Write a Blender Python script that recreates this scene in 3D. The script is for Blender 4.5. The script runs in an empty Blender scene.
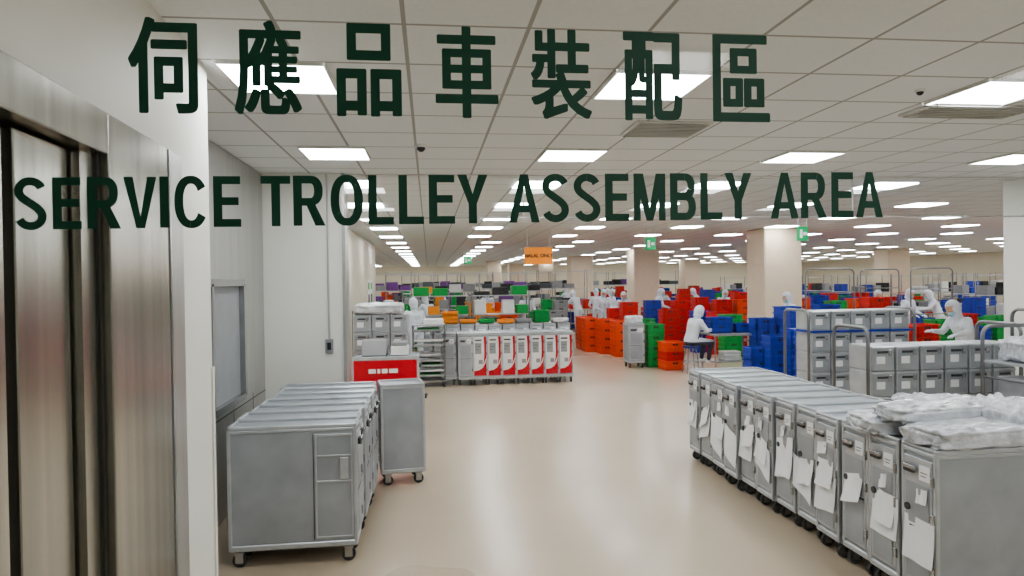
import bpy, bmesh, math, random
from mathutils import Vector, Matrix, noise, Quaternion
random.seed(7)
S = bpy.context.scene
COL = S.collection
CEIL = 3.29
CAMH = 2.07

# ---------------------------------------------------------------- camera
cd = bpy.data.cameras.new('camera'); cam = bpy.data.objects.new('camera', cd); COL.objects.link(cam)
F = 685.0
cd.sensor_width = 36; cd.lens = F/1024*36; cd.clip_start = .05; cd.clip_end = 300
R = Matrix.Rotation(math.radians(-6.9),3,'Z') @ Matrix.Rotation(math.radians(90-.67),3,'X') @ Matrix.Rotation(math.radians(-.8),3,'Z')
cam.matrix_world = Matrix.Translation((0,0,CAMH)) @ R.to_4x4()
S.camera = cam
def gp(px,py,z=0.0):
    """survey: plan position of a point known to be at height z"""
    d = R @ Vector(((px-512)/F, -(py-288)/F, -1)); k=(z-CAMH)/d.z
    return (d.x*k, d.y*k)
def dp(px,d):
    t=(px-512)/F
    return (d*(.993*t+.12), d*(.993-.12*t))

# ---------------------------------------------------------------- materials
def mat(name,col,rough=.5,metal=0,var=.06,scale=6,stretch=(1,1,1),bump=0,coat=0,emit=0,alpha=1,bscale=None):
    m=bpy.data.materials.new(name); m.use_nodes=True; nt=m.node_tree; N=nt.nodes; L=nt.links
    b=N['Principled BSDF']
    b.inputs['Roughness'].default_value=rough; b.inputs['Metallic'].default_value=metal
    if coat: b.inputs['Coat Weight'].default_value=coat; b.inputs['Coat Roughness'].default_value=.08
    tc=N.new('ShaderNodeTexCoord'); mp=N.new('ShaderNodeMapping'); mp.inputs['Scale'].default_value=stretch
    no=N.new('ShaderNodeTexNoise'); no.inputs['Scale'].default_value=scale; no.inputs['Detail'].default_value=4
    L.new(tc.outputs['Object'],mp.inputs[0]); L.new(mp.outputs[0],no.inputs['Vector'])
    r=N.new('ShaderNodeValToRGB')
    r.color_ramp.elements[0].position=.3; r.color_ramp.elements[1].position=.7
    r.color_ramp.elements[0].color=tuple(max(0,c*(1-var)) for c in col[:3])+(1,)
    r.color_ramp.elements[1].color=tuple(min(1,c*(1+var)) for c in col[:3])+(1,)
    L.new(no.outputs['Fac'],r.inputs[0]); L.new(r.outputs[0],b.inputs['Base Color'])
    if bump:
        bp=N.new('ShaderNodeBump'); bp.inputs['Strength'].default_value=bump; bp.inputs['Distance'].default_value=.01
        src=no
        if bscale:
            src=N.new('ShaderNodeTexNoise'); src.inputs['Scale'].default_value=bscale; L.new(mp.outputs[0],src.inputs['Vector'])
        L.new(src.outputs['Fac'],bp.inputs['Height']); L.new(bp.outputs[0],b.inputs['Normal'])
    if emit: b.inputs['Emission Color'].default_value=tuple(col[:3])+(1,); b.inputs['Emission Strength'].default_value=emit
    if alpha<1: b.inputs['Alpha'].default_value=alpha
    return m
def sr(r,g,b):
    f=lambda c:(c/255/12.92) if c/255<=.04045 else ((c/255+.055)/1.055)**2.4
    return (f(r),f(g),f(b))
M={}
M['wall']=mat('wall_paint',sr(232,231,225),.6,var=.02,scale=1.5)
M['cream']=mat('cream_wall_paint',sr(216,209,192),.6,var=.02)
M['column']=mat('column_paint',sr(222,205,184),.5,var=.03)
M['steel']=mat('brushed_stainless',sr(168,166,158),.23,.9,var=.22,scale=1.6,stretch=(9,9,.12))
M['steel2']=mat('bright_stainless',sr(188,188,186),.34,.75,var=.08,scale=3,stretch=(8,8,.3))
M['steeld']=mat('steel_seam',sr(78,77,74),.4,.6)
M['alu']=mat('trolley_aluminium',sr(188,192,197),.36,.45,var=.10,scale=5,stretch=(1,1,2))
M['alup']=mat('trolley_panel',sr(166,171,178),.42,.35,var=.12,scale=4)
M['alud']=mat('trolley_dark_grey',sr(70,72,74),.5,.3)  # dark grey for panel joints, latch plates and small fittings
M['chrome']=mat('chrome_tube',sr(175,176,178),.25,.85)
M['tube']=mat('grey_steel_tube',sr(138,140,144),.32,.75)
M['rub']=mat('caster_rubber',sr(52,54,58),.6)
M['plw']=mat('white_plastic',sr(232,232,232),.4)
M['paper']=mat('paper_sheet',sr(238,239,242),.8,var=.02)
M['ink']=mat('printed_ink',sr(90,95,100),.7)
M['red']=mat('red_enamel',sr(200,18,38),.35)
M['redc']=mat('crate_red',sr(214,40,32),.45)
M['orange']=mat('crate_orange',sr(238,86,40),.45)
M['yel']=mat('crate_amber',sr(246,150,45),.45)
M['green']=mat('crate_green',sr(30,158,72),.45)
M['blue']=mat('crate_blue',sr(24,62,176),.45)
M['purple']=mat('crate_purple',sr(120,70,150),.45)
M['greyc']=mat('crate_grey',sr(150,152,155),.5)
M['dark']=mat('dark_plastic',sr(40,42,45),.5)
M['cloth']=mat('white_coverall',sr(212,217,226),.85,var=.05,scale=12,bump=.3,bscale=25)
M['trous']=mat('dark_trousers',sr(60,66,84),.85)
M['skin']=mat('skin',sr(214,165,135),.55)
M['mask']=mat('face_mask',sr(150,195,220),.8)
M['eye']=mat('eye_dark',sr(30,22,20),.3)
M['glove']=mat('nitrile_glove',sr(205,215,230),.5)
M['wrap']=mat('plastic_wrap',sr(206,209,216),.18,var=.25,scale=11,stretch=(1,3,1),bump=1.0,coat=.6,bscale=18)
M['sign_or']=mat('orange_sign',sr(236,140,40),.5,emit=.1)
M['sign_gr']=mat('exit_green',sr(20,150,90),.4,emit=.3)
M['letter']=mat('green_lettering',sr(28,84,66),.5,var=.05)
M['trim']=mat('aluminium_trim',sr(190,190,190),.4,.5)
M['stool']=mat('stool_seat',sr(40,60,120),.5)
M['vent']=mat('vent_white',sr(220,220,216),.5)
def flat_emit(name,col,s):
    m=bpy.data.materials.new(name); m.use_nodes=True; N=m.node_tree.nodes; b=N['Principled BSDF']
    b.inputs['Base Color'].default_value=(.9,.9,.9,1)
    b.inputs['Emission Color'].default_value=col+(1,); b.inputs['Emission Strength'].default_value=s; return m
M['lamp']=flat_emit('led_diffuser',(.95,.985,1),13)
def glassmat(name,tint,gl):
    m=bpy.data.materials.new(name); m.use_nodes=True; nt=m.node_tree; N=nt.nodes; N.clear()
    o=N.new('ShaderNodeOutputMaterial'); t=N.new('ShaderNodeBsdfTransparent'); g=N.new('ShaderNodeBsdfGlossy'); mx=N.new('ShaderNodeMixShader')
    t.inputs[0].default_value=tint+(1,); g.inputs['Roughness'].default_value=.02; mx.inputs[0].default_value=gl
    nt.links.new(t.outputs[0],mx.inputs[1]); nt.links.new(g.outputs[0],mx.inputs[2]); nt.links.new(mx.outputs[0],o.inputs[0]); return m
M['glass']=glassmat('clear_glass',(.995,1,.998),.012)
M['smoke']=glassmat('smoke_screen_glass',(.95,.96,.96),.05)
def floor_mat():
    m=mat('epoxy_floor',sr(190,174,153),.36,var=.05,scale=.9,coat=.15)
    N=m.node_tree.nodes; L=m.node_tree.links; b=N['Principled BSDF']
    b.inputs['Coat Roughness'].default_value=.14
    no=N.new('ShaderNodeTexNoise'); no.inputs['Scale'].default_value=3; no.inputs['Detail'].default_value=6
    mr=N.new('ShaderNodeMapRange'); mr.inputs[3].default_value=.20; mr.inputs[4].default_value=.36
    L.new(no.outputs['Fac'],mr.inputs[0]); L.new(mr.outputs[0],b.inputs['Roughness'])
    return m
M['floor']=floor_mat()
def ceil_mat():
    m=bpy.data.materials.new('ceiling_tiles'); m.use_nodes=True; nt=m.node_tree; N=nt.nodes; L=nt.links; b=N['Principled BSDF']
    b.inputs['Roughness'].default_value=.8
    tc=N.new('ShaderNodeTexCoord'); sp=N.new('ShaderNodeSeparateXYZ'); L.new(tc.outputs['Object'],sp.inputs[0])
    outs=[]
    for ax,ph in ((0,1.4-.3),(1,4.2-.3)):
        a=N.new('ShaderNodeMath'); a.operation='SUBTRACT'; a.inputs[1].default_value=ph-60*1; L.new(sp.outputs[ax],a.inputs[0])
        d=N.new('ShaderNodeMath'); d.operation='DIVIDE'; d.inputs[1].default_value=.6; L.new(a.outputs[0],d.inputs[0])
        f=N.new('ShaderNodeMath'); f.operation='FRACT'; L.new(d.outputs[0],f.inputs[0])
        s=N.new('ShaderNodeMath'); s.operation='SUBTRACT'; s.inputs[1].default_value=.5; L.new(f.outputs[0],s.inputs[0])
        q=N.new('ShaderNodeMath'); q.operation='ABSOLUTE'; L.new(s.outputs[0],q.inputs[0])
        g=N.new('ShaderNodeMath'); g.operation='GREATER_THAN'; g.inputs[1].default_value=.482; L.new(q.outputs[0],g.inputs[0])
        outs.append(g)
    mx=N.new('ShaderNodeMath'); mx.operation='MAXIMUM'; L.new(outs[0].outputs[0],mx.inputs[0]); L.new(outs[1].outputs[0],mx.inputs[1])
    no=N.new('ShaderNodeTexNoise'); no.inputs['Scale'].default_value=60; L.new(tc.outputs['Object'],no.inputs['Vector'])
    r=N.new('ShaderNodeValToRGB'); r.color_ramp.elements[0].color=sr(226,229,230)+(1,); r.color_ramp.elements[1].color=sr(238,241,242)+(1,)
    L.new(no.outputs['Fac'],r.inputs[0])
    c=N.new('ShaderNodeMixRGB'); c.inputs[2].default_value=sr(170,170,168)+(1,)
    L.new(mx.outputs[0],c.inputs[0]); L.new(r.outputs[0],c.inputs[1]); L.new(c.outputs[0],b.inputs['Base Color'])
    return m
M['ceil']=ceil_mat()

# ---------------------------------------------------------------- mesh builder
_bev={}
def bevbox(s,bv):
    k=(round(s[0],4),round(s[1],4),round(s[2],4),round(bv,4))
    if k not in _bev:
        bm=bmesh.new(); bmesh.ops.create_cube(bm,size=1)
        for v in bm.verts: v.co=Vector((v.co.x*s[0],v.co.y*s[1],v.co.z*s[2]))
        bmesh.ops.bevel(bm,geom=bm.edges[:],offset=bv,segments=1,affect='EDGES')
        bm.verts.index_update()
        _bev[k]=([v.co.copy() for v in bm.verts],[[v.index for v in f.verts] for f in bm.faces]); bm.free()
    return _bev[k]
class MB:
    def __init__(s): s.v=[];s.f=[];s.m=[];s.sm=[];s.names=[]
    def mi(s,m):
        if m not in s.names: s.names.append(m)
        return s.names.index(m)
    def add(s,vs,fs,m,smooth=False):
        o=len(s.v); s.v+= [Vector(v) for v in vs]; i=s.mi(m)
        for f in fs: s.f.append([a+o for a in f]); s.m.append(i); s.sm.append(smooth)
    def box(s,c,d,m,rz=0,bv=0,rx=0,ry=0):
        if bv: vs,fs=bevbox(d,bv)
        else:
            x,y,z=d[0]/2,d[1]/2,d[2]/2
            vs=[Vector(p) for p in((-x,-y,-z),(x,-y,-z),(x,y,-z),(-x,y,-z),(-x,-y,z),(x,-y,z),(x,y,z),(-x,y,z))]
            fs=[(0,3,2,1),(4,5,6,7),(0,1,5,4),(1,2,6,5),(2,3,7,6),(3,0,4,7)]
        if rz or rx or ry:
            r=Matrix.Rotation(rz,3,'Z')@Matrix.Rotation(ry,3,'Y')@Matrix.Rotation(rx,3,'X'); vs=[r@v for v in vs]
        c=Vector(c); s.add([v+c for v in vs],fs,m)
    def bb(s,x0,x1,y0,y1,z0,z1,m,bv=0):
        s.box(((x0+x1)/2,(y0+y1)/2,(z0+z1)/2),(abs(x1-x0),abs(y1-y0),abs(z1-z0)),m,bv=bv)
    def cyl(s,a,b,r,m,n=12,r2=None):
        a=Vector(a);b=Vector(b); r2=r if r2 is None else r2
        q=(b-a).to_track_quat('Z','Y'); vs=[]
        for p,rr in((a,r),(b,r2)):
            for i in range(n):
                t=2*math.pi*i/n; vs.append(p+q@Vector((rr*math.cos(t),rr*math.sin(t),0)))
        fs=[(i,(i+1)%n,n+(i+1)%n,n+i) for i in range(n)]
        s.add(vs,fs,m,True); s.add(vs[:n],[list(range(n))[::-1]],m); s.add(vs[n:],[list(range(n))],m)
    def tube(s,pts,r,m,n=8):
        pts=[Vector(p) for p in pts]; vs=[]; up=None
        for i,p in enumerate(pts):
            t=(pts[min(i+1,len(pts)-1)]-pts[max(i-1,0)]).normalized()
            if up is None: up=t.orthogonal().normalized()
            up=(up-t*up.dot(t)).normalized(); w=t.cross(up)
            for k in range(n):
                a=2*math.pi*k/n; vs.append(p+(up*math.cos(a)+w*math.sin(a))*r)
        fs=[]
        for i in range(len(pts)-1):
            for k in range(n): fs.append((i*n+k,i*n+(k+1)%n,(i+1)*n+(k+1)%n,(i+1)*n+k))
        fs.append(list(range(n))[::-1]); o=(len(pts)-1)*n; fs.append([o+k for k in range(n)])
        s.add(vs,fs,m,True)
    def sph(s,c,r,m,nu=16,nv=10,fn=None,keep=None):
        if not hasattr(r,'__len__'): r=(r,r,r)
        c=Vector(c); vs=[];fs=[]
        for j in range(nv+1):
            p=math.pi*j/nv
            for i in range(nu):
                t=2*math.pi*i/nu; u=Vector((math.sin(p)*math.cos(t),math.sin(p)*math.sin(t),math.cos(p)))
                if fn: u=fn(u)
                vs.append(Vector((u.x*r[0],u.y*r[1],u.z*r[2]))+c)
        for j in range(nv):
            for i in range(nu):
                f=(j*nu+i,(j+1)*nu+i,(j+1)*nu+(i+1)%nu,j*nu+(i+1)%nu)
                if keep and not keep(sum((vs[k]-c for k in f),Vector())/4): continue
                fs.append(f)
        s.add(vs,fs,m,True)
    def poly(s,pts,m): s.add(pts,[list(range(len(pts)))],m)
    def mesh(s,name):
        me=bpy.data.meshes.new(name); me.from_pydata(s.v,[],s.f)
        for n in s.names: me.materials.append(M[n])
        me.polygons.foreach_set('material_index',s.m); me.polygons.foreach_set('use_smooth',s.sm); me.update(); return me
    def obj(s,name,loc=(0,0,0),rz=0,parent=None): return put(s.mesh(name),name,loc,rz,parent)
def put(me,name,loc=(0,0,0),rz=0,parent=None):
    o=bpy.data.objects.new(name,me); COL.objects.link(o); o.location=loc if len(loc)==3 else (loc[0],loc[1],0); o.rotation_euler=(0,0,rz)
    if parent: o.parent=parent
    return o
def arc(c,r,a0,a1,n,f):
    return [f(c[0]+r*math.cos(a0+(a1-a0)*i/n),c[1]+r*math.sin(a0+(a1-a0)*i/n)) for i in range(n+1)]
def simple(name,x0,x1,y0,y1,z0,z1,m,bv=0):
    b=MB(); b.bb(x0,x1,y0,y1,z0,z1,m,bv); return b.obj(name)
OCC=[]   # floor occupancy (x0,x1,y0,y1)
def occ(x,y,w,d,force=False,g=.03):
    r=(x-w/2-g,x+w/2+g,y-d/2-g,y+d/2+g)
    if not force:
        for q in OCC:
            if r[0]<q[1] and r[1]>q[0] and r[2]<q[3] and r[3]>q[2]: return False
    OCC.append(r); return True

# ---------------------------------------------------------------- room shell
simple('floor',-16,34,-3,58,-.2,0,'floor')
simple('ceiling',-16,34,-3,58,CEIL,CEIL+.2,'ceil')
simple('wall_back',-16,34,57,57.3,0,CEIL,'cream')
simple('wall_right',32,32.3,7.85,57,0,CEIL,'cream')
simple('wall_left',-15,-14.7,23.3,57,0,CEIL,'cream')
b=MB(); b.bb(-2.1,-1.8,8.15,23.6,0,CEIL,'cream'); b.bb(-15,-2.1,23.3,23.6,0,CEIL,'cream'); b.bb(-1.8,-1.78,8.2,23.6,0,.12,'steel2'); b.obj('wall_side_hall')
OCC.append((-15,-1.75,8,23.7))
b=MB()
for (yy,zz) in((20.5,1.75),(21.4,1.75)):
    b.bb(-1.8,-1.785,yy,yy+.6,zz-.4,zz+.4,'paper'); b.bb(-1.785,-1.78,yy+.08,yy+.5,zz+.1,zz+.3,'green'); b.bb(-1.785,-1.78,yy+.08,yy+.5,zz-.3,zz-.05,'ink')
b.obj('wall_notice')
b=MB(); b.bb(-2.1,-.94,7.85,8.15,0,CEIL,'wall'); b.obj('wall_end')
b=MB(); b.bb(-.96,-.925,7.83,8.17,0,CEIL,'steel2'); b.obj('trim_1')
b=MB(); b.bb(-2.1,-1.83,3.9,7.85,0,CEIL,'wall'); b.obj('wall_recess')
b=MB() # stainless cladding on recess wall, window cut
y0,y1,z0,z1=4.9,6.85,1.0,2.07
b.bb(-1.83,-1.815,4.1,7.84,0,z0,'steel2'); b.bb(-1.83,-1.815,4.1,7.84,z1,CEIL-.01,'steel2')
b.bb(-1.83,-1.815,4.1,y0,z0,z1,'steel2'); b.bb(-1.83,-1.815,y1,7.84,z0,z1,'steel2')
for yy in (5.4,6.6,7.3): b.bb(-1.815,-1.812,yy,yy+.008,0,z0-.05,'steeld')
b.bb(-1.815,-1.812,4.1,7.84,z0-.11,z0-.1,'steeld')
b.obj('trim_2')
b=MB()
for (a,c,e,f) in((y0,y1,z0-.04,z0+.02),(y0,y1,z1-.02,z1+.04),(y0-.04,y0+.02,z0,z1),(y1-.02,y1+.04,z0,z1),(5.85,5.9,z0,z1)):
    b.bb(-1.82,-1.76,a,c,e,f,'chrome')
b.bb(-1.822,-1.81,y0,y1,z0,z1,'greyc'); b.obj('window_1')
# near left wall with stainless door surround
org=(-1.10,1.6,0); TH=.053
def near(b,name): return b.obj(name,org,TH)
b=MB(); b.bb(-.75,0,1.67,2.47,0,CEIL,'wall'); b.bb(-.75,0,-4.5,1.67,2.69,CEIL,'wall'); b.bb(-.75,-.2,-4.5,1.67,0,2.69,'wall'); near(b,'wall_left_near')
b=MB()
b.bb(-.2,.02,1.02,1.67,0,2.69,'steel',.004)
b.bb(-.2,.02,-1.2,1.02,2.54,2.69,'steel',.004)
b.bb(-.2,-.02,.88,1.02,0,2.54,'steel')
b.bb(-.02,-.012,.995,1.02,0,2.54,'steeld')
b.bb(-.2,.02,-4.5,-1.2,0,2.69,'steel',.004)
near(b,'trim_3')
b=MB()
b.bb(-.195,-.05,.53,.86,0,2.53,'steel',.004); b.bb(-.195,-.09,.47,.53,0,2.53,'steeld')
b.bb(-.195,-.05,-.35,.47,0,2.53,'steel',.004); b.bb(-.195,-.09,-.36,-.35,0,2.53,'steeld'); b.bb(-.195,-.05,-1.19,-.36,0,2.53,'steel',.004)
near(b,'door_1')
b=MB(); b.bb(0.002,.012,1.675,1.93,0,2.69,'steel2',.003); b.bb(.012,.02,1.70,1.72,0,2.69,'chrome'); b.bb(.0,.01,2.44,2.48,0,1.6,'wall'); near(b,'trim_4')
simple('wall_lobby',-2,8.4,-3,-2.7,0,CEIL,'wall')
simple('wall_right_near',8.2,8.5,-2.7,7.7,0,CEIL,'wall')
b=MB(); b.bb(7.56,8.5,7.72,8.25,0,CEIL,'wall',.02); b.bb(7.53,8.5,7.69,7.72,0,.15,'steel2'); b.obj('pillar')
OCC.append((7.4,8.6,7.6,8.5))
simple('wall_front',8.5,32,7.85,8.15,0,CEIL,'wall')
# smoke screen of glass below ceiling
b=MB(); b.bb(-.92,7.55,7.90,7.906,2.80,CEIL-.001,'smoke'); b.bb(-.92,7.55,7.885,7.92,2.785,2.80,'trim')
for x in (1.1,3.15,5.2): b.bb(x,x+.012,7.895,7.91,2.80,CEIL-.002,'trim')
b.bb(-.92,7.55,7.885,7.92,CEIL-.015,CEIL-.002,'vent'); b.obj('glass_smoke_screen')
simple('glass_partition',-1.08,8.19,1.60,1.61,0,CEIL-.002,'glass')
switch=MB(); switch.bb(-1.16,-1.07,7.825,7.85,1.28,1.44,'greyc',.004); switch.bb(-1.135,-1.095,7.815,7.825,1.32,1.40,'dark'); switch.cyl((-1.115,7.84,1.44),(-1.115,7.84,3.28),.011,'trim'); switch.obj('wall_switch')

# ---- lettering (vinyl letters on the glass)
def text_obj(body,name,x0w,x1w,zb0,zb1,ht,grow,sp=1.0):
    cu=bpy.data.curves.new(name,'FONT'); cu.body=body; cu.size=1; cu.resolution_u=4; cu.space_character=sp
    o=bpy.data.objects.new(name,cu); COL.objects.link(o); bpy.context.view_layer.update()
    dg=bpy.context.evaluated_depsgraph_get(); me=bpy.data.meshes.new_from_object(o.evaluated_get(dg)); bpy.data.objects.remove(o)
    vs=[v.co.copy() for v in me.vertices]; fs=[list(p.vertices) for p in me.polygons]
    if not vs: return None
    xs=[v.x for v in vs]; ys=[v.y for v in vs]; a,c,e,f=min(xs),max(xs),min(ys),max(ys)
    W=x1w-x0w-2*grow[0]; H=ht-2*grow[1]
    b=MB(); n=12
    for i in range(n+1):
        g=(0,0) if i==n else (grow[0]*math.cos(2*math.pi*i/n),grow[1]*math.sin(2*math.pi*i/n))
        if i<n:
            mxx=max(abs(math.cos(2*math.pi*i/n)),abs(math.sin(2*math.pi*i/n))); g=(g[0]/mxx,g[1]/mxx)
        P=[]
        for v in vs:
            u=(v.x-a)/(c-a); x=x0w+grow[0]+u*W+g[0]; z=zb0+(zb1-zb0)*u+grow[1]+(v.y-e)/(f-e)*H+g[1]
            P.append((x,1.5975-i*.00006,z))
        b.add(P,fs,'letter')
    return b.obj(name)
def gx(px):
    t=(px-512)/F; return 1.6*(.993*t+.12)/(.993-.12*t)
parent=bpy.data.objects.new('door_sign_lettering',None); COL.objects.link(parent)
for i,c in enumerate('伺應品車裝配區'):
    xc=-.575+.2232*i
    o=text_obj(c,'character_%d'%(i+1),xc-.073,xc+.073,2.448,2.448,.212,(.0045,.003))
    if o: o.parent=parent
# condensed bold sans capitals drawn as polygons (cap height 1)
TV,THZ=.185,.155   # stem / bar thickness
def Rr(x0,y0,x1,y1): return [(x0,y0),(x1,y0),(x1,y1),(x0,y1)]
def ring(cx,cy,rx,ry,a0,a1,n=28,tx=TV,ty=THZ):
    out=[]
    def P(a,k):
        c,s=math.cos(a),math.sin(a); e=.88
        return (cx+(rx-k*tx)*math.copysign(abs(c)**e,c), cy+(ry-k*ty)*math.copysign(abs(s)**e,s))
    for i in range(n):
        a=a0+(a1-a0)*i/n; c=a0+(a1-a0)*(i+1)/n
        out.append([P(a,0),P(c,0),P(c,1),P(a,1)])
    return out
def bowl(x0,x1,y0,y1):
    cy=(y0+y1)/2; ry=(y1-y0)/2; cx=x1-min(ry*1.0,.26); rx=x1-cx
    return ring(cx,cy,rx,ry,-math.pi/2,math.pi/2,14)+[Rr(x0,y0,cx,y0+THZ),Rr(x0,y1-THZ,cx,y1)]
def glyph(ch):
    D=math.pi/180
    if ch=='I': return TV,[Rr(0,0,TV,1)]
    if ch=='E': w=.58; return w,[Rr(0,0,TV,1),Rr(0,0,w,THZ),Rr(0,1-THZ,w-.01,1),Rr(0,.43,w-.05,.43+THZ)]
    if ch=='L': w=.55; return w,[Rr(0,0,TV,1),Rr(0,0,w,THZ)]
    if ch=='T': w=.62; return w,[Rr((w-TV)/2,0,(w+TV)/2,1),Rr(0,1-THZ,w,1)]
    if ch=='V':
        w=.68; m=w/2; return w,[[(0,1),(m-.09,0),(m+.09,0),(m,.22),(.19,1)],[(m,.22),(m+.09,0),(w,1),(w-.19,1)],[(m-.09,0),(m+.09,0),(m,.25)]]
    if ch=='A':
        w=.72; m=w/2; return w,[[(0,0),(.19,0),(m,.76),(m+.09,1),(m-.09,1)],[(w-.19,0),(w,0),(m+.09,1),(m-.09,1),(m,.76)],Rr(.16,.21,w-.16,.21+.15)]
    if ch=='Y':
        w=.68; m=w/2; return w,[Rr(m-TV/2,0,m+TV/2,.44),[(0,1),(m-TV/2,.40),(m+TV/2,.40),(m,.60),(.205,1)],[(m-TV/2,.40),(m+TV/2,.40),(w,1),(w-.205,1),(m,.60)]]
    if ch=='M':
        w=.78; m=w/2; return w,[Rr(0,0,.165,1),Rr(w-.165,0,w,1),[(0,1),(m-.08,0),(m+.08,0),(m,.28),(.235,1)],[(w,1),(w-.235,1),(m,.28),(m-.08,0),(m+.08,0)]]
    if ch=='O': w=.70; return w,ring(w/2,.5,w/2,.515,0,2*math.pi,40)
    if ch=='C':
        w=.70; return w,ring(w/2,.5,w/2,.515,33*D,327*D,34)
    if ch=='B': w=.64; return w,[Rr(0,0,TV,1)]+bowl(TV*.9,w-.02,.44,1)+bowl(TV*.9,w,0,.44+THZ*.9)
    if ch=='R': w=.68; return w,[Rr(0,0,TV,1)]+bowl(TV*.9,w-.05,.40,1)+[[(.25,.47),(.47,.40+.02),(w,0),(w-.215,0)]]
    if ch=='S':
        w=.64
        pts=[]
        # centreline: top arc then spine then bottom arc
        for i in range(15):
            a=(18+ (205)*i/14)*D; pts.append((w/2+ (w/2-.09)*math.cos(a), .745+.185*math.sin(a)))
        for i in range(1,8):
            u=i/8; pts.append((w/2-(w/2-.11)*.70+u*2*(w/2-.11)*.70, .60-.19*u))
        for i in range(15):
            a=(43-(205)*i/14)*D; pts.append((w/2+(w/2-.09)*math.cos(a), .255+.185*math.sin(a)))
        out=[];L=[];Rt=[]
        for i,p in enumerate(pts):
            q0=pts[max(0,i-1)];q1=pts[min(len(pts)-1,i+1)]; tx,ty=q1[0]-q0[0],q1[1]-q0[1]; l=math.hypot(tx,ty); nx,ny=-ty/l,tx/l
            L.append((p[0]+nx*.09,p[1]+ny*.078)); Rt.append((p[0]-nx*.09,p[1]-ny*.078))
        for i in range(len(pts)-1): out.append([L[i],L[i+1],Rt[i+1],Rt[i]])
        return w,out
words=[('SERVICE',17,243),('TROLLEY',263,489),('ASSEMBLY',510,752),('AREA',771,883)]
for wd,pa,pc in words:
    G=[glyph(c) for c in wd]; tot=sum(g[0] for g in G); x0w,x1w=gx(pa),gx(pc); ht=.113
    kern=[]
    for i in range(len(wd)-1):
        p=wd[i]+wd[i+1]; k=.115
        if any(c in 'VAYT' for c in p): k=.06
        kern.append(k)
    s=(x1w-x0w)/(tot+sum(kern)); x=x0w; b=MB(); n=0
    for i,(w_,ps) in enumerate(G):
        for P in ps:
            n+=1
            b.add([(x+u*s,1.5975-(n%9)*.00006, 2.193+((x-gx(17))/2.0)*.022+v*ht) for u,v in P],[list(range(len(P)))],'letter')
        x+=w_*s+(kern[i]*s if i<len(kern) else 0)
    b.obj('word_'+wd.lower(),parent=parent)

# ---------------------------------------------------------------- ceiling lights etc
lp=MB(); lp.bb(-.29,.29,-.29,.29,-.012,-.004,'lamp')
for q in ((-.3,.3,-.3,-.285),(-.3,.3,.285,.3),(-.3,-.285,-.3,.3),(.285,.3,-.3,.3)): lp.bb(q[0],q[1],q[2],q[3],-.02,0,'vent')
lpm=lp.mesh('ceiling_light_panel')
for y in (-.6,1.8,4.2,6.6):
    for x in (-.85,1.4,3.8,6.2):
        if x<-.8 and y<4: continue
        put(lpm,'ceiling_light_panel',(x,y,CEIL))
hb=MB()
y=8.7; row=0
while y<56:
    x=-13.0 if y>24 else -1.0
    while x<31:
        if y>9.2 or x<7: hb.bb(x-.29,x+.29,y-.29,y+.29,CEIL-.014,CEIL-.002,'lamp')
        x+=2.4 if y<20 else 3.0
    y+=2.4 if y<14 else 3.0
hb.obj('hall_ceiling_lights')
def vent(px,py,w,d):
    x,y=gp(px,py,CEIL); b=MB(); b.bb(-w/2,w/2,-d/2,d/2,-.02,0,'vent',.003)
    for i in range(int(d/.05)): b.box((0,-d/2+.03+i*.05,-.024),(w*.92,.03,.006),'vent',rx=.4)
    b.obj('ceiling_air_vent',(x,y,CEIL))
vent(665,128,.62,.5); vent(972,109,.9,.4)
def dome(px,py,r=1):
    x,y=gp(px,py,CEIL); b=MB(); b.cyl((0,0,-.02*r),(0,0,0),.045*r,'plw',20); b.sph((0,0,-.02*r),(.032*r,)*3,'dark'); b.obj('ceiling_dome_camera',(x,y,CEIL))
dome(421,145,1.2); dome(920,90,.7); dome(590,178)
def hang_sign(px,d,z,w,h,m,txt=None):
    x,y=dp(px,d); b=MB(); b.bb(-w/2,w/2,-.02,.02,-h/2,h/2,m,.004)
    for sx in(-w*.4,w*.4): b.cyl((sx,0,h/2),(sx,0,CEIL-z),.008,'trim',6)
    if txt=='exit':
        b.bb(-w*.3,-w*.05,-.024,-.02,-h*.3,h*.3,'plw'); b.bb(w*.05,w*.38,-.024,-.02,-h*.12,h*.12,'plw')
    o=b.obj('hanging_sign' if txt!='exit' else 'exit_sign',(x,y,z))
    if txt and txt!='exit':
        cu=bpy.data.curves.new('t','FONT'); cu.body=txt; cu.align_x='CENTER'; cu.align_y='CENTER'; cu.size=w*.17; cu.extrude=.002; cu.offset=.004
        t=bpy.data.objects.new('sign_text',cu); COL.objects.link(t); t.rotation_euler=(math.pi/2,0,0); t.location=(0,-.023,0); cu.materials.append(M['dark']); t.parent=o
hang_sign(539,17,2.66,.70,.42,'sign_or','HALAL ONLY')
hang_sign(803,12.5,2.84,.2,.26,'sign_gr','exit'); hang_sign(651,17,2.92,.26,.3,'sign_gr','exit'); hang_sign(468,28,2.9,.3,.3,'sign_gr','exit')

# ---------------------------------------------------------------- columns
def column(px,d,w):
    x,y=dp(px,d); b=MB(); b.bb(-w/2,w/2,-w/2,w/2,0,CEIL,'column',.03); b.bb(-w/2-.01,w/2+.01,-w/2-.01,w/2+.01,0,1.1,'cream',.03); b.obj('column',(x,y,0)); occ(x,y,w+.1,w+.1,True)
for c in ((774,17.8,1.0),(643,29,1.1),(580,37,1.2),(892,33,1.1),(545,47,1.1),(516,52,1.1),(690,47,1.1),(494,44,.9)): column(*c)

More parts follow.
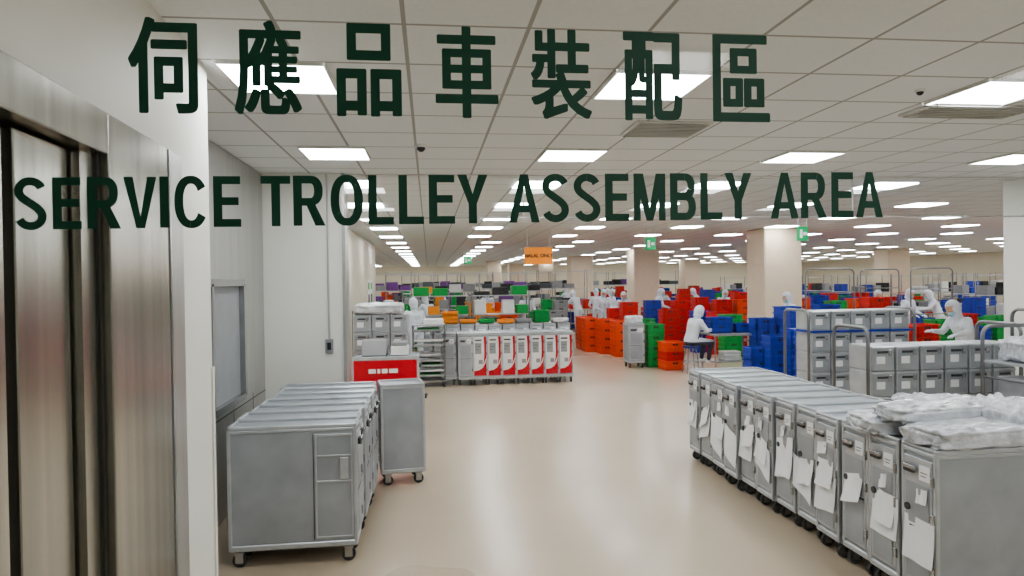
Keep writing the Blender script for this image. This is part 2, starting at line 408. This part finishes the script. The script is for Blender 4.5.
# ---------------------------------------------------------------- trolleys
def caster(b,x,y,h=.12):
    r=h*.42
    b.cyl((x-.014,y,r),(x+.014,y,r),r,'rub',14); b.cyl((x-.018,y,r),(x+.018,y,r),r*.35,'chrome',8)
    for s in(-1,1): b.box((x+s*.021,y,h*.62),(.004,r*1.1,h*.7),'chrome')
    b.box((x,y,h*.95),(.07,.07,.012),'chrome')
def trolley(kind,W=.30,D=.81,H=1.03,seed=0):
    rnd=random.Random(seed); b=MB(); w=W/2;d=D/2
    for sx in(-1,1):
        for sy in(-1,1): caster(b,sx*(w-.04),sy*(d-.07))
    b.bb(-w,w,-d,d,.12,.165,'alu',.008)
    b.bb(-w+.006,w-.006,-d+.012,d-.006,.165,H-.04,'alup' if kind!='redside' else 'red',.004)
    for sx in(-1,1):
        for sy in(-1,1): b.box((sx*(w-.013),sy*(d-.013),(H+.13)/2),(.028,.028,H-.17),'alu',bv=.005)
    b.bb(-w,w,-d,d,H-.055,H-.025,'alu',.008)
    for sx in(-1,1): b.bb(sx*w-sx*.022,sx*w,-d,d,H-.03,H,'alu',.006)
    b.bb(-w,w,d-.022,d,H-.03,H,'alu',.006)
    b.tube([(-w+.02,-d+.012,H-.01),(w-.02,-d+.012,H-.01)],.012,'alu')
    b.bb(-w+.022,w-.022,-d+.03,d-.022,H-.03,H-.02,'alup')
    b.bb(-w+.03,w-.03,-d-.004,-d+.012,.19,H-.075,'alu' if kind not in('redwhite',) else 'plw',.004)
    y=-d-.006
    if kind=='redwhite':
        f=lambda u,v:(-w+.03+u*(W-.06),y,.19+v*(H-.265))
        b.poly([f(0,0),f(1,0),f(1,.42),f(.9,.30),f(.7,.2),f(.4,.14),f(0,.12)],'red')
        b.poly([f(.74,.26),f(1,.46),f(1,1),f(.80,1),f(.84,.8),f(.84,.55),f(.80,.4)],'red')
        y2=y-.002; g=lambda u,v:(-w+.03+u*(W-.06),y2,.19+v*(H-.265))
        b.poly([g(.08,.56),g(.6,.56),g(.6,.84),g(.08,.84)],'greyc'); b.poly([g(.14,.74),g(.5,.74),g(.5,.76),g(.14,.76)],'ink'); b.poly([g(.14,.66),g(.4,.66),g(.4,.68),g(.14,.68)],'ink')
        b.bb(-w+.05,w-.12,y-.02,y,.88,.905,'alud'); b.bb(-.03,.05,y-.004,y,.42,.50,'greyc')
    else:
        b.bb(-w+.05,w-.05,y-.002,y,.21,.52,'alup',.001); b.bb(-w+.05,w-.05,y-.002,y,.55,.80,'alup',.001)
        b.bb(-w+.04,w-.04,y-.002,y,.525,.535,'alud')
        b.bb(-w+.05,-.01,y-.022,y,.86,.905,'alud',.004); b.bb(-w+.06,.02,y-.034,y-.02,.885,.91,'chrome',.004)
        b.bb(.02,w-.04,y-.004,y,.83,.92,'paper'); b.bb(.035,w-.06,y-.0045,y-.004,.875,.88,'ink'); b.bb(.035,w-.07,y-.0045,y-.004,.855,.86,'ink')
    for z in(.30,.62,.84): b.box((w-.02,y,z),(.018,.02,.06),'chrome',bv=.002)
    if kind=='side':
        for sx in(-1,1):
            X=sx*(w-.004); y0=-d+.03;y1=-d+.30
            for q in((y0,y0+.012,.2,.95),(y1-.012,y1,.2,.95),(y0,y1,.94,.955),(y0,y1,.19,.2),(y0,y1,.60,.612),(y0,y1,.79,.80)): b.bb(X-.006*sx,X+.006*sx,q[0],q[1],q[2],q[3],'alu',.001)
            b.bb(X,X+.010*sx,y0+.03,y0+.09,.62,.78,'alu',.002)
            b.bb(X-.004*sx,X+.003*sx,y1+.01,y1+.014,.18,.96,'alud')
    if kind=='paper':
        def sheet(x0,z0,hw,hh,tl,cv):
            n=6; vs=[];fs=[]
            for i in range(n+1):
                for k in range(n+1):
                    u=k/n-.5; v=i/n
                    yy=y-.006-cv*(1-v)**2*(.5+rnd.random()*.1)-.006*math.sin(u*6+seed)
                    vs.append((x0+2*hw*u+tl*v*.2,yy,z0+v*hh+u*tl))
            for i in range(n):
                for k in range(n): fs.append((i*(n+1)+k,i*(n+1)+k+1,(i+1)*(n+1)+k+1,(i+1)*(n+1)+k))
            b.add(vs,fs,'paper',True)
        if rnd.random()<.95: sheet(rnd.uniform(-.04,.04),rnd.uniform(.26,.42),.13,rnd.uniform(.24,.34),rnd.uniform(-.12,.12),.035)
        if rnd.random()<.7: sheet(rnd.uniform(-.06,.05),rnd.uniform(.68,.74),rnd.uniform(.03,.06),.09,rnd.uniform(-.03,.03),.012)
        if rnd.random()<.6: sheet(rnd.uniform(-.02,.06),rnd.uniform(.40,.50),.10,.2,rnd.uniform(-.1,.1),.06)
        b.cyl((-.08,y-.002,.64),(-.08,y-.012,.64),.022,'alud',12)
    return b.mesh('service_trolley')
TP=[trolley('paper',seed=i) for i in range(12)]
TL=trolley('side',W=.295,D=.92,seed=3)
TRW=trolley('redwhite',seed=1); TG=trolley('plain',seed=2)
for i in range(12):
    Yc=3.82+i*.322
    put(TP[i],'service_trolley',(2.93+.405+[0,.0,.01,.0,.03,.02,.0,.01,-.02,.0,.01,0][i],Yc,0),-math.pi/2+random.uniform(-.015,.015))
for i in range(7):
    put(TL,'service_trolley',(-1.01+random.uniform(-.02,.02),5.30+i*.308,0),math.pi/2+random.uniform(-.012,.012))
TH2=trolley('plain',W=.38,D=.45,seed=9)
put(TH2,'half_size_trolley',(-.31,7.22,0),math.radians(98))
for i in range(8):
    x,y=dp(464+i*14.4,13.75); 
    put(TRW if i>0 else TG,'service_trolley',(x,13.9,0),0)
OCC.append((-.3,3.1,13.3,14.5))
for i in range(1): put(TG,'service_trolley',(.36+i*.33,14.0,0),0)
for i in range(11):
    put(TG,'service_trolley',(-.1+i*.33,16.6,0),random.uniform(-.03,.03))
OCC.append((-.3,3.6,16.1,17.1))
me=trolley('redside',W=.5,D=.92,seed=4); put(me,'red_service_trolley',(-.62,9.9,0),math.pi/2)
OCC.append((-1.2,0,9.5,10.3))
b=MB()
for k,(u,w) in enumerate(((0,.10),(.12,.04),(.18,.08),(.28,.12))): b.bb(-.85+u,-.85+u+w,9.642,9.646,.80,.86,'plw')
b.obj('trolley_logo_sticker')

# ---------------------------------------------------------------- plastic bundles
def pillow(name,loc,s,m='wrap',rz=0,seed=0,rx=0,amp=1.0):
    b=MB()
    def fn(u):
        p=.45; w=Vector([math.copysign(abs(c)**p,c) for c in u]); w*= (1/max(1e-6,(abs(w.x)**6+abs(w.y)**6+abs(w.z)**6)**(1/6)))
        n=noise.noise(Vector((w.x*2.5+seed,w.y*4,w.z*3)))*.14+noise.noise(Vector((w.x*7+seed,w.y*9,w.z*3)))*.10+noise.noise(Vector((w.x*16+seed,w.y*14,w.z*6)))*.05
        w=w*(1+n*.6*amp); w.z*= (1+n*1.8*amp)
        return w
    b.sph((0,0,s[2]/2),(s[0]/2,s[1]/2,s[2]/2),m,72,36,fn=fn)
    return b.obj(name,loc,rz)
pillow('plastic_wrapped_bundle',(3.45,3.85,1.02),(1.05,.34,.13),seed=1,rz=.05)
pillow('plastic_wrapped_bundle',(3.30,4.30,1.02),(.85,.40,.10),seed=5,rz=-.1)
pillow('plastic_wrapped_bundle',(3.40,4.15,1.12),(.95,.36,.10),seed=8,rz=.12)
pillow('plastic_wrapped_bundle',(3.75,4.0,1.02),(.5,.5,.22),seed=31,rz=.3)
pillow('plastic_wrapped_bundle',(3.62,4.55,1.03),(.5,.34,.15),seed=37,rz=-.2)

# ---------------------------------------------------------------- metal boxes on carts
def mbox(b,x,y,z,w=.27,d=.40,h=.27):
    b.bb(x-w/2,x+w/2,y-d/2,y+d/2,z,z+h,'alu',.008)
    yf=y-d/2
    b.bb(x-w/2+.015,x+w/2-.015,yf-.004,yf,z+.015,z+h-.03,'alup',.001)
    b.bb(x-w/2,x+w/2,yf-.008,yf,z+h-.025,z+h-.012,'alu',.002)
    b.bb(x-.07,x+.05,yf-.014,yf,z+h-.075,z+h-.05,'alud',.002); b.bb(x-.08,x+.02,yf-.006,yf,z+.08,z+.16,'paper')
    b.bb(x+.06,x+.10,yf-.012,yf,z+.17,z+.23,'chrome',.002)
def hoop(b,x,y0,y1,z0,z1,r=.1,t=.02):
    P=[(x,y0,z0)]+arc((y0+r,z1-r),r,math.pi,math.pi/2,6,lambda a,c:(x,a,c))+arc((y1-r,z1-r),r,math.pi/2,0,6,lambda a,c:(x,a,c))+[(x,y1,z0)]
    b.tube(P,t,'tube',10)
def hoopx(b,y,x0,x1,z0,z1,r=.1,t=.02):
    P=[(x0,y,z0)]+arc((x0+r,z1-r),r,math.pi,math.pi/2,6,lambda a,c:(a,y,c))+arc((x1-r,z1-r),r,math.pi/2,0,6,lambda a,c:(a,y,c))+[(x1,y,z0)]
    b.tube(P,t,'tube',10)
def cart(name,loc,nx,tiers,L,D=.62,rz=0,hh=1.4,mid=None,skip=()):
    b=MB(); 
    for sx in(-1,1):
        for sy in(-1,1): caster(b,sx*(L/2-.1),sy*(D/2-.08),.15)
    b.bb(-L/2,L/2,-D/2,D/2,.15,.20,'alu',.01)
    z=.20
    for k in range(tiers):
        for i in range(nx):
            if (k,i) in skip: continue
            mbox(b,-L/2+.19+i*.29,-D/2+.22,z+.002)
        z+=.275
        if mid==k:
            b.bb(-L/2+.02,L/2-.02,-D/2,D/2,z,z+.02,'blue'); z+=.02
    for x in(-L/2,L/2): hoop(b,x,-D/2,D/2,.17,hh)
    OCC.append((loc[0]-L/2-.1,loc[0]+L/2+.1,loc[1]-D/2-.1,loc[1]+D/2+.1))
    return b.obj(name,loc,rz)
cart('box_cart',(5.58,7.15,0),6,4,1.82,hh=1.50)
cart('box_cart',(5.85,9.0,0),5,5,1.55,hh=1.60,mid=3)
b=MB()   # tall tube-frame cart with wrapped load
hoopx(b,0,-.42,.42,0.05,1.52); hoopx(b,.55,-.42,.42,0.05,1.52)
for z in(.25,.72,1.15):
    b.bb(-.42,.42,0,.55,z,z+.02,'alu'); b.tube([(-.42,0,z),(.42,0,z)],.014,'tube')
for x in(-.42,.42):
    b.cyl((x,0,.06),(x,.55,.06),.015,'tube'); b.cyl((x,0,1.0),(x,.55,1.0),.012,'tube')
for i in range(2):
    for z in(.27,.74): mbox(b,-.2+i*.32,.26,z)
b.obj('tube_frame_cart',(6.15,5.95,0),.04)
pillow('plastic_wrapped_bundle',(6.17,6.23,1.17),(.7,.45,.24),seed=22)
cart('box_cart',(7.25,6.95,0),3,5,.95,hh=1.65)
pillow('plastic_wrapped_bundle',(7.25,6.9,1.58),(.8,.5,.16),seed=27)

# ---------------------------------------------------------------- crates
def crate(b,x,y,z,w,d,h,m):
    t=.015; o=.02
    b.bb(x-w/2+o,x+w/2-o,y-d/2+o,y+d/2-o,z,z+.02,m)
    for (x0,x1,y0,y1) in((x-w/2+o,x+w/2-o,y-d/2+o,y-d/2+o+t),(x-w/2+o,x+w/2-o,y+d/2-o-t,y+d/2-o),(x-w/2+o,x-w/2+o+t,y-d/2+o,y+d/2-o),(x+w/2-o-t,x+w/2-o,y-d/2+o,y+d/2-o)):
        b.bb(x0,x1,y0,y1,z,z+h-.01,m)
    for zz in(z+h-.035,z+h*.35):
        b.bb(x-w/2,x+w/2,y-d/2,y-d/2+o,zz,zz+.022,m); b.bb(x-w/2,x+w/2,y+d/2-o,y+d/2,zz,zz+.022,m)
        b.bb(x-w/2,x-w/2+o,y-d/2,y+d/2,zz,zz+.022,m); b.bb(x+w/2-o,x+w/2,y-d/2,y+d/2,zz,zz+.022,m)
    for k in(-.4,-.2,0,.2,.4): b.bb(x+k*w-.006,x+k*w+.006,y-d/2+.004,y-d/2+o,z+.01,z+h-.03,m)
    b.bb(x-.06,x+.06,y-d/2+o-.003,y-d/2+o,z+h*.62,z+h*.8,'dark')
_cs={}
def stackmesh(cols,w,d,h):
    k=(tuple(cols),w,d,h)
    if k not in _cs:
        b=MB()
        for i,c in enumerate(cols): crate(b,0.004*(i%2),0,i*(h-.012),w,d,h,c)
        _cs[k]=b.mesh('crate_stack')
    return _cs[k]
NM={'blue':'blue_crate_stack','redc':'red_crate_stack','orange':'orange_crate_stack','green':'green_crate_stack','yel':'amber_crate_stack','purple':'purple_crate_stack','greyc':'grey_crate_stack','plw':'white_tray_stack','alu':'metal_tray_stack'}
def stack(loc,cols,w=.5,d=.38,h=.25,rz=0,base=0,force=False):
    if base==0 and not occ(loc[0],loc[1],w,d,force): return None
    return put(stackmesh(cols,w,d,h),NM[cols[0]],(loc[0],loc[1],base),rz)
for px,py in((590,351),(605,353),(620,356)):
    stack(gp(px,py),['orange']*4,.42,.6,.25,force=True); 
    x,y=gp(px,py); stack((x,y+.75),['orange']*4,.42,.6,.25)
for k in range(2):
    x,y=gp(653,366); stack((x,y+k*.6),['green']*4,.44,.5,.26,force=True)
x,y=gp(671,369); stack((x,y),['orange','redc','orange'],.46,.5,.22,rz=.1,force=True)
x,y=gp(634,367); put(TH2,'half_size_trolley',(x,y,0),0); pillow('plastic_wrapped_bundle',(x,y,1.03),(.36,.38,.16),seed=4); occ(x,y,.45,.5,True)
# trays piled on the trolley tops behind the red and white row
rt=random.Random(5)
for i in range(8):
    c=rt.choice(['greyc','plw','alu','green','greyc','yel']); stack((.05+i*.44,16.45+rt.uniform(-.1,.2)),[c]*rt.randint(1,3),.40,.34,.11,base=1.032)
# blue stacks
for px,py,n in((758,384,3),(777,386,4),(797,388,6)):
    x,y=gp(px,py); stack((x,y),['blue']*n,.46,.4,.25,force=True)
for px,d,n in((762,14.5,5),(787,14.5,6),(811,14.3,5),(832,14.5,4)):
    stack(dp(px,d),['blue']*n,.46,.4,.25)
# ---- tables
def table(name,loc,L=1.6,D=.8,H=.86,rz=0):
    b=MB(); b.bb(-L/2,L/2,-D/2,D/2,H-.04,H,'steel2',.006)
    for sx in(-1,1):
        for sy in(-1,1): b.cyl((sx*(L/2-.05),sy*(D/2-.05),0),(sx*(L/2-.05),sy*(D/2-.05),H-.04),.02,'chrome',8)
    b.bb(-L/2+.05,L/2-.05,-D/2+.05,D/2-.05,.25,.27,'steel2')
    return b.obj(name,(loc[0],loc[1],0),rz)
tx,ty=dp(729,14.9)
table('work_table',(tx,ty),1.05,.8,.86); occ(tx,ty,1.2,.85,True)
stack((tx-.22,ty+.05),['blue','blue'],.5,.38,.18,base=.86); stack((tx+.3,ty+.1),['blue'],.42,.38,.2,base=.86)
b=MB()
for i in range(4): b.bb(-.2,.2,-.15,.15,.272+i*.05,.312+i*.05,'plw',.01)
b.obj('folded_linen_pile',(tx,ty,0))
SEAT=gp(691,373); occ(SEAT[0],SEAT[1],.8,.8,True)

# storage racks and rails
def rack(loc,W=1.5,D=.5,H=1.7,seed=0,cols=('greyc','dark','plw','greyc','green'),fill=.8):
    if not occ(loc[0],loc[1],W,D): return
    r=random.Random(seed); b=MB()
    for sx in(-1,1):
        for sy in(-1,1): b.cyl((sx*W/2,sy*D/2,0),(sx*W/2,sy*D/2,H),.018,'chrome',6)
    for k in range(4):
        z=.15+k*(H-.25)/3; b.bb(-W/2,W/2,-D/2,D/2,z,z+.025,'alu')
        if k<3:
            for i in range(4):
                if r.random()<fill: c=r.choice(cols); b.bb(-W/2+.05+i*W/4,-W/2+i*W/4+W/4-.02,-D/2+.03,D/2-.03,z+.03,z+.03+r.uniform(.2,.38),c,.01)
        elif H<2:
            for i in range(3):
                if r.random()<.6: c=r.choice(cols); b.bb(-W/2+.05+i*W/3,-W/2+i*W/3+W/3-.04,-D/2+.03,D/2-.03,z+.03,z+.03+r.uniform(.1,.3),c,.01)
    b.obj('storage_rack',(loc[0],loc[1],0))
# wrapped box cart behind the red trolley
b=MB()
for sx in(-1,1):
    for sy in(-1,1): caster(b,sx*.35,sy*.22,.15)
b.bb(-.42,.42,-.3,.3,.15,.19,'alu',.01)
for k in range(5):
    for i in range(3): mbox(b,-.28+i*.28,-.05,.192+k*.275)
b.obj('box_cart',(-.78,11.0,0),.12); occ(-.78,11,1,.7,True)
pillow('plastic_wrapped_bundle',(-.78,10.95,1.57),(.75,.5,.16),seed=14)
b=MB()
for i,(x,y) in enumerate(((-.78,9.8),(-.78,9.97),(-.78,10.08))):
    b.box((x,y,1.13),(.34,.05,.24),'greyc',bv=.01,rx=-.5)
b.bb(-.55,-.3,9.75,10.05,1.032,1.16,'plw',.01); b.bb(-.53,-.32,9.77,10.03,1.161,1.22,'greyc',.01)
b.obj('plastic_tote_pile')
# open tray rack: uprights, runners and many thin trays
def trayrack(loc,W=.62,D=.6,H=1.22,seed=0):
    r=random.Random(seed); b=MB()
    for sx in(-1,1):
        for sy in(-1,1):
            b.box((sx*W/2,sy*D/2,H/2+.06),(.025,.025,H-.12),'tube'); caster(b,sx*(W/2-.02),sy*(D/2-.03),.12)
    b.bb(-W/2,W/2,-D/2,D/2,.12,.14,'tube'); b.bb(-W/2-.01,W/2+.01,-D/2-.01,D/2+.01,H-.02,H,'alu')
    z=.20
    while z<H-.1:
        for sx in(-1,1): b.bb(sx*W/2-.02,sx*W/2+.02,-D/2,D/2,z-.01,z,'tube')
        if r.random()<.85:
            b.bb(-W/2+.03,W/2-.03,-D/2-.02,D/2-.02,z,z+.015,'alu')
            b.bb(-W/2+.03,W/2-.03,-D/2-.02,-D/2-.005,z,z+.05,r.choice(['alu','plw','greyc']))
            if r.random()<.6: b.bb(-W/2+.08,W/2-.1,-D/2+.02,D/2-.06,z+.015,z+.06,r.choice(['plw','yel','greyc','green']))
        z+=.098
    b.box((r.uniform(-.1,.1),0,H+.05),(.4,.35,.1),r.choice(['plw','greyc']),bv=.01)
    b.obj('tray_rack',(loc[0],loc[1],0)); occ(loc[0],loc[1],W,D,True)
trayrack((-.02,13.7),seed=1); trayrack((-.78,13.3),seed=2,H=1.3)
rack((-1.2,15.4),.9,.5,1.45,seed=52,cols=('greyc','plw','alu'))
table('work_table',dp(404,16.4),1.1,.7,.9); occ(*dp(404,16.4),1.1,.7,True)
x,y=dp(404,16.4); stack((x+.3,y),['green']*2,.4,.35,.2,base=.9)
occ(*dp(415,15.5),.7,.7,True)
for i,(px,d) in enumerate(((440,18.3),(472,18.5),(500,18.4),(535,27),(550,27.5),(562,31),(520,25),(503,32),(426,22.5),(455,24.5),(590,42),(612,44),(470,33),(440,36),(410,32),(530,38),(555,42),(395,38),(420,42),(448,45),(475,43),(503,48),(386,30),(570,50),(630,46),(660,42))): rack(dp(px,d),H=1.75 if d<30 else 2.5,seed=i,W=1.5 if d<30 else 2.2,cols=('greyc','dark','plw','greyc','green','yel') if d<26 else ('dark','greyc','dark','ink','purple'))
for i,(px,d) in enumerate(((845,26),(870,27),(915,24),(945,26),(965,23),(985,27),(820,31),(770,36),(735,38),(990,21))): rack(dp(px,d),H=2.1,W=1.4,seed=70+i,cols=('greyc','dark','plw','blue','greyc'))
for px,d in((830,13.2),(795,12.4),(932,15),(880,16.5)):
    x,y=dp(px,d)
    if not occ(x,y,1.1,.5): continue
    b=MB(); hoopx(b,0,-.5,.5,0,2.2,t=.015)
    for z in(.5,1.2,1.75): b.tube([(-.5,0,z),(.5,0,z)],.012,'tube')
    for s in(-.5,.5): b.bb(s-.02,s+.02,-.25,.25,0,.04,'tube')
    b.obj('garment_rail_stand',(x,y,0))
for px,d,c,n in((900,12.5,'redc',5),(920,12.8,'redc',5),(812,11.8,'blue',5),(838,11.9,'blue',5),(890,14,'blue',5),(940,14,'green',5),(962,16,'redc',5),(868,13,'blue',5),(700,19,'blue',5),(717,18.5,'redc',5),(668,20,'redc',5),(680,21,'redc',6),(740,21,'redc',7),(730,17,'green',5),(645,19.5,'green',4),(398,19,'green',6),(410,21,'green',6),(484,21,'yel',6),(502,21.6,'orange',6),(517,22,'orange',5),(506,24,'purple',7),(536,20,'green',5),(552,20.6,'greyc',5),(548,24,'green',6),(493,20.2,'yel',5),(472,22.5,'yel',6),(560,23,'greyc',6)):
    stack(dp(px,d),[c]*n,.5,.42,.24)

# ---------------------------------------------------------------- people
def capsule(b,a,c,ra,rc,m):
    b.cyl(a,c,ra,m,14,rc); b.sph(a,ra,m,14,8); b.sph(c,rc,m,14,8)
def remeshed(b,name,vox,parent):
    o=b.obj(name); md=o.modifiers.new('r','REMESH'); md.mode='VOXEL'; md.voxel_size=vox; md.use_smooth_shade=True
    sm=o.modifiers.new('s','SMOOTH'); sm.iterations=6; sm.factor=.6
    bpy.context.view_layer.update(); dg=bpy.context.evaluated_depsgraph_get()
    me=bpy.data.meshes.new_from_object(o.evaluated_get(dg)); bpy.data.objects.remove(o)
    o=put(me,name,parent=parent); return o
def person(name,loc,face,pose,trous=False):
    root=bpy.data.objects.new(name,None); COL.objects.link(root); root.location=(loc[0],loc[1],0); root.rotation_euler=(0,0,face)
    J={k:Vector(v) for k,v in pose.items()}
    b=MB(); T=capsule
    pel,che,nk,hd=J['pelvis'],J['chest'],J['neck'],J['head']
    mid=(pel+che)/2
    side=Vector((1,0,0))
    for s in(-1,1):
        T(b,pel+side*s*.07,mid+side*s*.06,.115,.105,'cloth'); T(b,mid+side*s*.06,che+side*s*.08,.105,.115,'cloth')
        sh=che+side*s*.17+(nk-che)*.45
        T(b,che+side*s*.08,sh,.11,.075,'cloth')
        el,wr=J['elbow_l' if s<0 else 'elbow_r'],J['wrist_l' if s<0 else 'wrist_r']
        T(b,sh,el,.068,.052,'cloth'); T(b,el,wr,.05,.036,'cloth')
        kn,an=J['knee_l' if s<0 else 'knee_r'],J['ankle_l' if s<0 else 'ankle_r']
        T(b,pel+side*s*.09,kn,.1,.068,'cloth'); T(b,kn,an,.066,.045,'cloth')
    T(b,che,nk,.12,.07,'cloth'); T(b,nk,hd-(hd-nk)*.3,.07,.07,'cloth')
    body=remeshed(b,'body',.016,root)
    if trous:
        body.data.materials.append(M['trous'])
        for p in body.data.polygons:
            if p.center.z<pel.z-.02 or ((p.center-pel).length<.2 and p.center.y>pel.y+.08 and p.center.z<pel.z+.09) : p.material_index=1
    b=MB()
    for s in('l','r'):
        an=J['ankle_'+s]; T(b,an+Vector((0,-.03,-.05)),an+Vector((0,.13,-.055)),.042,.04,'plw')
    remeshed(b,'shoes',.012,root)
    b=MB(); c=Vector((0,0,0))
    def fh(u): 
        u=u.copy()
        if u.z<0: u.x*=1+.22*u.z; u.y*=1+.12*u.z
        return u
    b.sph(c,(.078,.098,.118),'skin',24,16,fn=fh)
    b.cyl((0,.085,.01),(0,.112,-.02),.010,'skin',8,.016); b.sph((0,.108,-.022),.016,'skin',10,6)
    for s in(-1,1):
        b.sph((s*.031,.088,.014),(.014,.008,.008),'plw',10,6); b.sph((s*.031,.095,.014),.006,'eye',8,6); b.box((s*.031,.094,.034),(.030,.006,.005),'eye'); b.sph((s*.08,0,0),(.012,.022,.032),'skin',10,6)
    b.sph((0,.052,-.055),(.064,.064,.048),'mask',18,10)
    b.sph((0,-.015,.012),(.102,.118,.135),'cloth',28,18,keep=lambda v: not (v.y>.055 and abs(v.x)<.08 and v.z<.075))
    b.cyl((0,-.01,-.13),(0,-.02,-.06),.085,'cloth',16,.085)
    h=b.obj('head',hd,parent=root); tilt=pose.get('tilt',(0,0,0)); h.rotation_euler=Vector(tilt)
    for s in('l','r'):
        wr=J['wrist_'+s]; el=J['elbow_'+s]; dr=(wr-el).normalized(); q=dr.to_track_quat('Y','Z'); sg=-1 if s=='l' else 1
        b=MB(); W=lambda x,y,z: wr+q@Vector((x*sg,y,z))
        T(b,W(-.02,.01,0),W(-.024,.085,0),.019,.017,'glove'); T(b,W(.012,.01,0),W(.022,.085,0),.019,.016,'glove'); T(b,W(0,.0,0),W(0,.085,0),.02,.018,'glove')
        for k,(x,l) in enumerate(((-.032,.068),(-.011,.078),(.011,.074),(.031,.058))):
            p0=W(x,.085,0);p1=W(x*1.1,.085+l*.5,-.008);p2=W(x*1.1,.085+l*.85,-.030)
            T(b,p0,p1,.0095,.0085,'glove'); T(b,p1,p2,.0085,.007,'glove')
        T(b,W(-.03,.03,0),W(-.06,.065,-.012),.012,.010,'glove'); T(b,W(-.06,.065,-.012),W(-.062,.095,-.026),.010,.008,'glove')
        remeshed(b,'hand_'+s,.005,root)
    return root
def clone(src,loc,face,name='standing_worker'):
    r=bpy.data.objects.new(name,None); COL.objects.link(r); r.location=(loc[0],loc[1],0); r.rotation_euler=(0,0,face)
    for c in src.children:
        o=c.copy(); COL.objects.link(o); o.parent=r
    return r
stand=dict(pelvis=(0,0,.92),chest=(0,.07,1.27),neck=(0,.10,1.43),head=(0,.15,1.56),
 elbow_l=(-.27,.12,1.08),elbow_r=(.27,.12,1.08),wrist_l=(-.18,.36,1.02),wrist_r=(.18,.36,1.02),
 knee_l=(-.11,.02,.5),knee_r=(.12,.03,.5),ankle_l=(-.12,-.02,.10),ankle_r=(.13,0,.10),tilt=(-.45,0,0))
reach=dict(stand,wrist_l=(-.35,.50,1.12),elbow_l=(-.30,.25,1.15),wrist_r=(.15,.52,1.15),elbow_r=(.28,.22,1.12),chest=(0,.12,1.25),neck=(0,.20,1.40),head=(0,.27,1.51))
seat=dict(pelvis=(0,0,.70),chest=(0,.10,1.04),neck=(0,.17,1.20),head=(0,.23,1.32),
 elbow_l=(-.26,.24,.92),elbow_r=(.26,.24,.92),wrist_l=(-.16,.46,.94),wrist_r=(.16,.46,.94),
 knee_l=(-.14,.42,.66),knee_r=(.14,.42,.66),ankle_l=(-.13,.36,.30),ankle_r=(.13,.36,.30),tilt=(-.5,0,0))
person('seated_worker',SEAT,-math.pi/2+.2,seat,trous=True)
b=MB(); b.cyl((0,0,.55),(0,0,.59),.17,'stool',20)
for k in range(4):
    a=math.pi/4+k*math.pi/2; b.cyl((.11*math.cos(a),.11*math.sin(a),.56),(.2*math.cos(a),.2*math.sin(a),0),.013,'chrome',8)
b.tube([(.16*math.cos(t*math.pi/8),.16*math.sin(t*math.pi/8),.25) for t in range(17)],.01,'chrome'); b.obj('work_stool',(SEAT[0],SEAT[1],0))
P1=person('standing_worker',dp(415,15.5),math.pi*.1,stand)
P2=person('standing_worker',dp(968,11.0),math.pi*.5,reach)
occ(*dp(968,11.0),.8,.8,True)
for px,d,a in((624,22.2,.9),(597,26,0),(793,16.2,.5),(657,24.5,-.5),(487,26.2,1),(872,19.5,1),(466,20.4,.6),(527,22.3,.9),(578,25.6,.2),(609,24.6,1.2),(614,29,.3),(722,23.4,1),(757,20.5,.4),(835,17,.8),(905,18,1.1),(430,20.5,.2),(445,28,.4),(530,31,1),(568,34,.1),(940,18.5,.3),(700,27,.4)):
    L=dp(px,d)
    if occ(L[0],L[1],.6,.6): clone(P1 if (px%2) else P2,L,math.pi*a)

# filler work zones
rnd=random.Random(11)
def zone(x0,x1,y0,y1,pal,dx=2.6,dy=3.0,prob=.95):
    y=y0
    while y<y1:
        x=x0
        while x<x1:
            if rnd.random()<prob:
                cx=x+rnd.uniform(-.2,.2); cy=y+rnd.uniform(-.2,.2)
                if occ(cx,cy,1.8,.8):
                    table('work_table',(cx,cy),1.8,.8,.86)
                    for k in range(3):
                        c=rnd.choice(pal); n=rnd.randint(1,3)
                        stack((cx-.6+k*.6,cy+rnd.uniform(-.1,.1)),[c]*n,.5,.38,.2,base=.86)
                for sgn in(-1,1):
                    for q in(-.6,0,.6):
                        if rnd.random()<.45:
                            c=rnd.choice(pal); stack((cx+q,cy+sgn*.85),[c]*rnd.randint(3,7),.5,.4,.24)
                if rnd.random()<.4:
                    L=(cx+rnd.uniform(-.6,.6),cy+1.35)
                    if occ(L[0],L[1],.6,.6): clone(P1 if rnd.random()<.5 else P2,L,math.pi*rnd.choice([1,.9,1.1]))
            x+=dx
        y+=dy
zone(6.4,14,18.6,28,['redc','blue','green','orange','redc','blue'],2.4,2.9)
zone(9.0,28,29.5,50,['redc','blue','green','redc','greyc','blue'],3.2,4.2)
zone(9.5,20,14.5,27,['blue','redc','blue','green'],2.8,3.0)
zone(-.6,2.6,19.5,28,['orange','yel','orange','greyc','green'],2.2,2.9)
zone(-8,4,29.5,50,['green','greyc','purple','green','orange','greyc'],3.0,3.6)

# ---------------------------------------------------------------- world & colour
w=bpy.data.worlds.new('world'); S.world=w; w.use_nodes=True; w.node_tree.nodes['Background'].inputs[0].default_value=(.8,.85,.9,1); w.node_tree.nodes['Background'].inputs[1].default_value=.5
S.view_settings.view_transform='AgX'
S.view_settings.look='AgX - Medium High Contrast'
S.view_settings.exposure=.5
